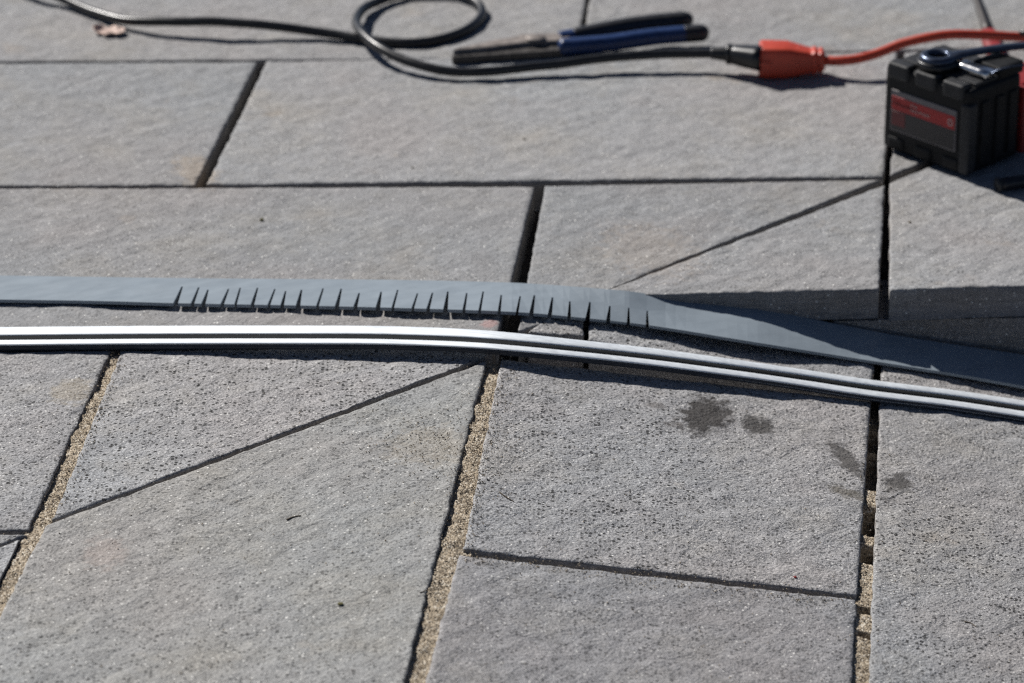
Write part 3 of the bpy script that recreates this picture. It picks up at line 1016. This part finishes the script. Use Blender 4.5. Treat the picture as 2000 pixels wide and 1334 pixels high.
bm = bmesh.new()
segs_ = 20
for r in (.0030, .0021):
    for yy in (-.0021, -.0015):
        for k in range(segs_):
            a = 2 * math.pi * k / segs_
            bm.verts.new((lx1 - .0062 + r * math.cos(a), yy, .0490 + r * 1.15 * math.sin(a)))
bm.verts.ensure_lookup_table()
v_ = bm.verts
for k in range(segs_):
    k2 = (k + 1) % segs_
    o1, o2, i1, i2 = k, k + segs_, k + 2 * segs_, k + 3 * segs_
    p1, p2, j1, j2 = k2, k2 + segs_, k2 + 2 * segs_, k2 + 3 * segs_
    bm.faces.new((v_[o1], v_[p1], v_[j1], v_[i1]))
    bm.faces.new((v_[o1], v_[o2], v_[p2], v_[p1]))
    bm.faces.new((v_[i1], v_[j1], v_[j2], v_[i2]))
bm_obj('printed_ring', bm, M['print'], lab)
text_part('printed_text', '5', .0034, lx1 - .0072, .0478, M['print'])
# bright clip plate lying on the tool top and its wire
bm_obj('clip_plate', box_bm(.060, .096, .0285, .0400, BH + .0035, BH + .0050, .0006, 2), M['chrome'], tool)
clip = sweep('clip_roll', [Vector((.059 + .038 * k / 4, .0270, BH + .0035)) for k in range(5)], lambda i, f: circle(.0040, 16), M['chrome'], tool)
sweep('wire_loop', catmull([Vector(p) for p in ((.096, .030, BH + .003), (.104, .038, BH + .009), (.118, .055, BH + .012), (.140, .085, BH + .010))], 6), lambda i, f: circle(.0010, 8), M['gunmetal'], tool)
bm_obj('red_button', box_bm(.047, .057, .026, .040, BH - .002, BH + .006, .002, 2), M['red'], tool)
text_part('printed_text', '18V', .006, 0, 0, M['print_dim']).matrix_local = Matrix.Translation((.046, .017, BH - .0008)) @ Matrix.Rotation(R(8), 4, 'Z')
# red tool body behind the battery
bm_obj('tool_body', box_bm(.008, BL + .003, BD + .001, BD + .009, .004, BH - .020, .003, 2), M['red'], tool)
bm_obj('tool_foot', box_bm(.012, BL - .004, BD + .0095, BD + .075, .006, BH - .036, .006, 3), M['label_grey'], tool)
bm_obj('tool_grip', box_bm(.050, BL - .012, BD + .0095, BD + .09, BH - .035, BH - .024, .004, 3), M['red'], tool)
tag(tool, 'black battery pack with a red label on a cordless tool standing on the far slabs', 'power tool')

# ---------------------------------------------------------------- ring spanner on the tool
zt = BH + .001
ring_c = G(1832, 115, zt + .006)
sp = empty('ring_spanner', (ring_c.x, ring_c.y, zt))
bm = bmesh.new()
prof_r = [(.0080, .005), (.0085, .0095), (.0105, .0112), (.0150, .0106), (.0165, .0085), (.0165, .0055), (.0155, .0045), (.0095, .0045)]
nn = 36
rows = []
for k in range(nn):
    a = 2 * math.pi * k / nn
    rows.append([bm.verts.new((r * math.cos(a), r * math.sin(a), z)) for r, z in prof_r])
for k in range(nn):
    r0, r1 = rows[k], rows[(k + 1) % nn]
    for j in range(len(prof_r)):
        j2 = (j + 1) % len(prof_r)
        bm.faces.new((r0[j], r1[j], r1[j2], r0[j2]))
bm_obj('ring', bm, M['gunmetal'], sp, True)
sweep('boot', [Vector((0, 0, -.001)), Vector((0, 0, .0055)), Vector((0, 0, .006))], lambda i, f: circle(.0188 if i < 2 else .0175, 28), M['rubber'], sp)
hp = [gp(1852, 112, zt + .008), gp(1880, 105, zt + .010), gp(1930, 97, zt + .010), gp(1990, 90, zt + .008), gp(2060, 84, zt + .004)]
sweep('shank', local(sp, catmull(hp, 6)), lambda i, f: circle(lerp(.0085, .0055, min(1, f * 3)), 12, .7, .0028), M['gunmetal'], sp)
tag(sp, 'dark steel ring spanner lying across the top of the battery', 'spanner')

# ---------------------------------------------------------------- small things on the slabs
m0, m1 = G(1900, -22, .005), G(1930, 66, .005)
m2 = G(1948, 113, .006)
marker = empty('marker', (m0.x, m0.y, 0))
sweep('shaft', local(marker, [m0.lerp(m1, k / 6) for k in range(7)]), lambda i, f: circle(lerp(.0028, .0050, f), 12), M['wood'], marker)
sweep('cap', local(marker, [m1.lerp(m2, k / 6) for k in range(7)]), lambda i, f: circle(.0085 if 0 < i < 6 else .0078, 14, .7, .0062), M['red'], marker)
tag(marker, 'dark marker with a red end lying behind the battery under the orange cord', 'marker')

r0_, r1_ = G(1950, 361, .006), G(2090, 342, .006)
rod = empty('steel_rod', (r0_.x, r0_.y, 0))
sweep('shank', local(rod, [r0_.lerp(r1_, k / 8) for k in range(9)]), lambda i, f: circle(.0058 if i else .0052, 16), M['black_grip'], rod)
sweep('end_ring', local(rod, [r0_ - (r1_ - r0_).normalized() * .0015, r0_ + (r1_ - r0_).normalized() * .0015]), lambda i, f: circle(.0063, 16), M['shell_dusty'], rod)
tag(rod, 'black rod end lying in the shade in front of the battery', 'rod')

lc = G(213, 66, 0)
lv, lf_ = [], []
nu_, nv_ = 18, 10
for j in range(nv_ + 1):
    for i in range(nu_ + 1):
        u, v = i / nu_ * 2 - 1, j / nv_ * 2 - 1
        wdt = .011 * math.sqrt(max(.02, 1 - u * u)) * (1 + .22 * math.sin(u * 9 + 1))
        x = u * .016
        y = v * wdt
        z = .0012 + .0028 * v * v * (1 + .4 * math.sin(5 * u)) + .0025 * u * u + .0012 * noise.noise((u * 3, v * 3, 2))
        lv.append((x, y, z))
for j in range(nv_):
    for i in range(nu_):
        a = j * (nu_ + 1) + i
        lf_.append((a, a + 1, a + nu_ + 2, a + nu_ + 1))
leaf = mesh_obj('dry_leaf', lv, lf_, M['leaf'], None, True)
sm = leaf.modifiers.new('thickness', 'SOLIDIFY'); sm.thickness = .0004
leaf.location = lc
leaf.rotation_euler = (0, 0, R(-15))
tag(leaf, 'small curled pale brown dry leaf beside the black cord', 'leaf')

def twig(pts, zf, r, label):
    w = [G(px, py, zf) + Vector((0, 0, r * .9)) for px, py in pts]
    e = sweep('twig', catmull(w, 4), lambda i, f: circle(r * (1 - .4 * f), 6), M['twig'])
    tag(e, label, 'twig')
twig([(975, 962), (986, 970), (1004, 981)], zC, .0005, 'tiny brown twig on the slab right of the sandy middle joint')
twig([(1884, 1215), (1896, 1218), (1907, 1226)], zC, .0005, 'tiny curved twig on the near slab at the right edge')
twig([(560, 1016), (574, 1010), (588, 1008)], zF, .0005, 'thin dark twig on the big near slab below the diagonal joint')
twig([(820, 1158), (850, 1148), (872, 1145)], zF, .0003, 'faint thread of twig beside the middle joint near the bottom')
def crumb(px, py, zf, r, mat, label, cat):
    c = G(px, py, zf)
    bm = bmesh.new()
    bmesh.ops.create_icosphere(bm, subdivisions=2, radius=r)
    for v in bm.verts:
        v.co *= 1 + .5 * noise.noise(v.co * (1.6 / r) + Vector((px, py, 0)))
        v.co.z = v.co.z * .55 + r * .35
    o = bm_obj(cat + '_crumb', bm, mat)
    o.location = c
    tag(o, label, cat)
crumb(665, 1181, zF, .0019, M['moss'], 'olive crumb of moss on the big near slab', 'moss')
crumb(511, 430, zF, .0019, M['moss'], 'olive crumb of moss on the slab behind the notched strip', 'moss')
crumb(1553, 1128, zC, .0013, M['red'], 'tiny red speck on the slab above the right cross joint', 'speck')
crumb(806, 328, zF, .0013, M['twig'], 'dark crumb on the far middle slab', 'dirt')
crumb(1777, 435, zF, .0015, M['twig'], 'dark crumb on the raised slab below the battery', 'dirt')
crumb(1023, 272, zF, .0013, M['twig'], 'dark crumb on the far slab below the power cord', 'dirt')
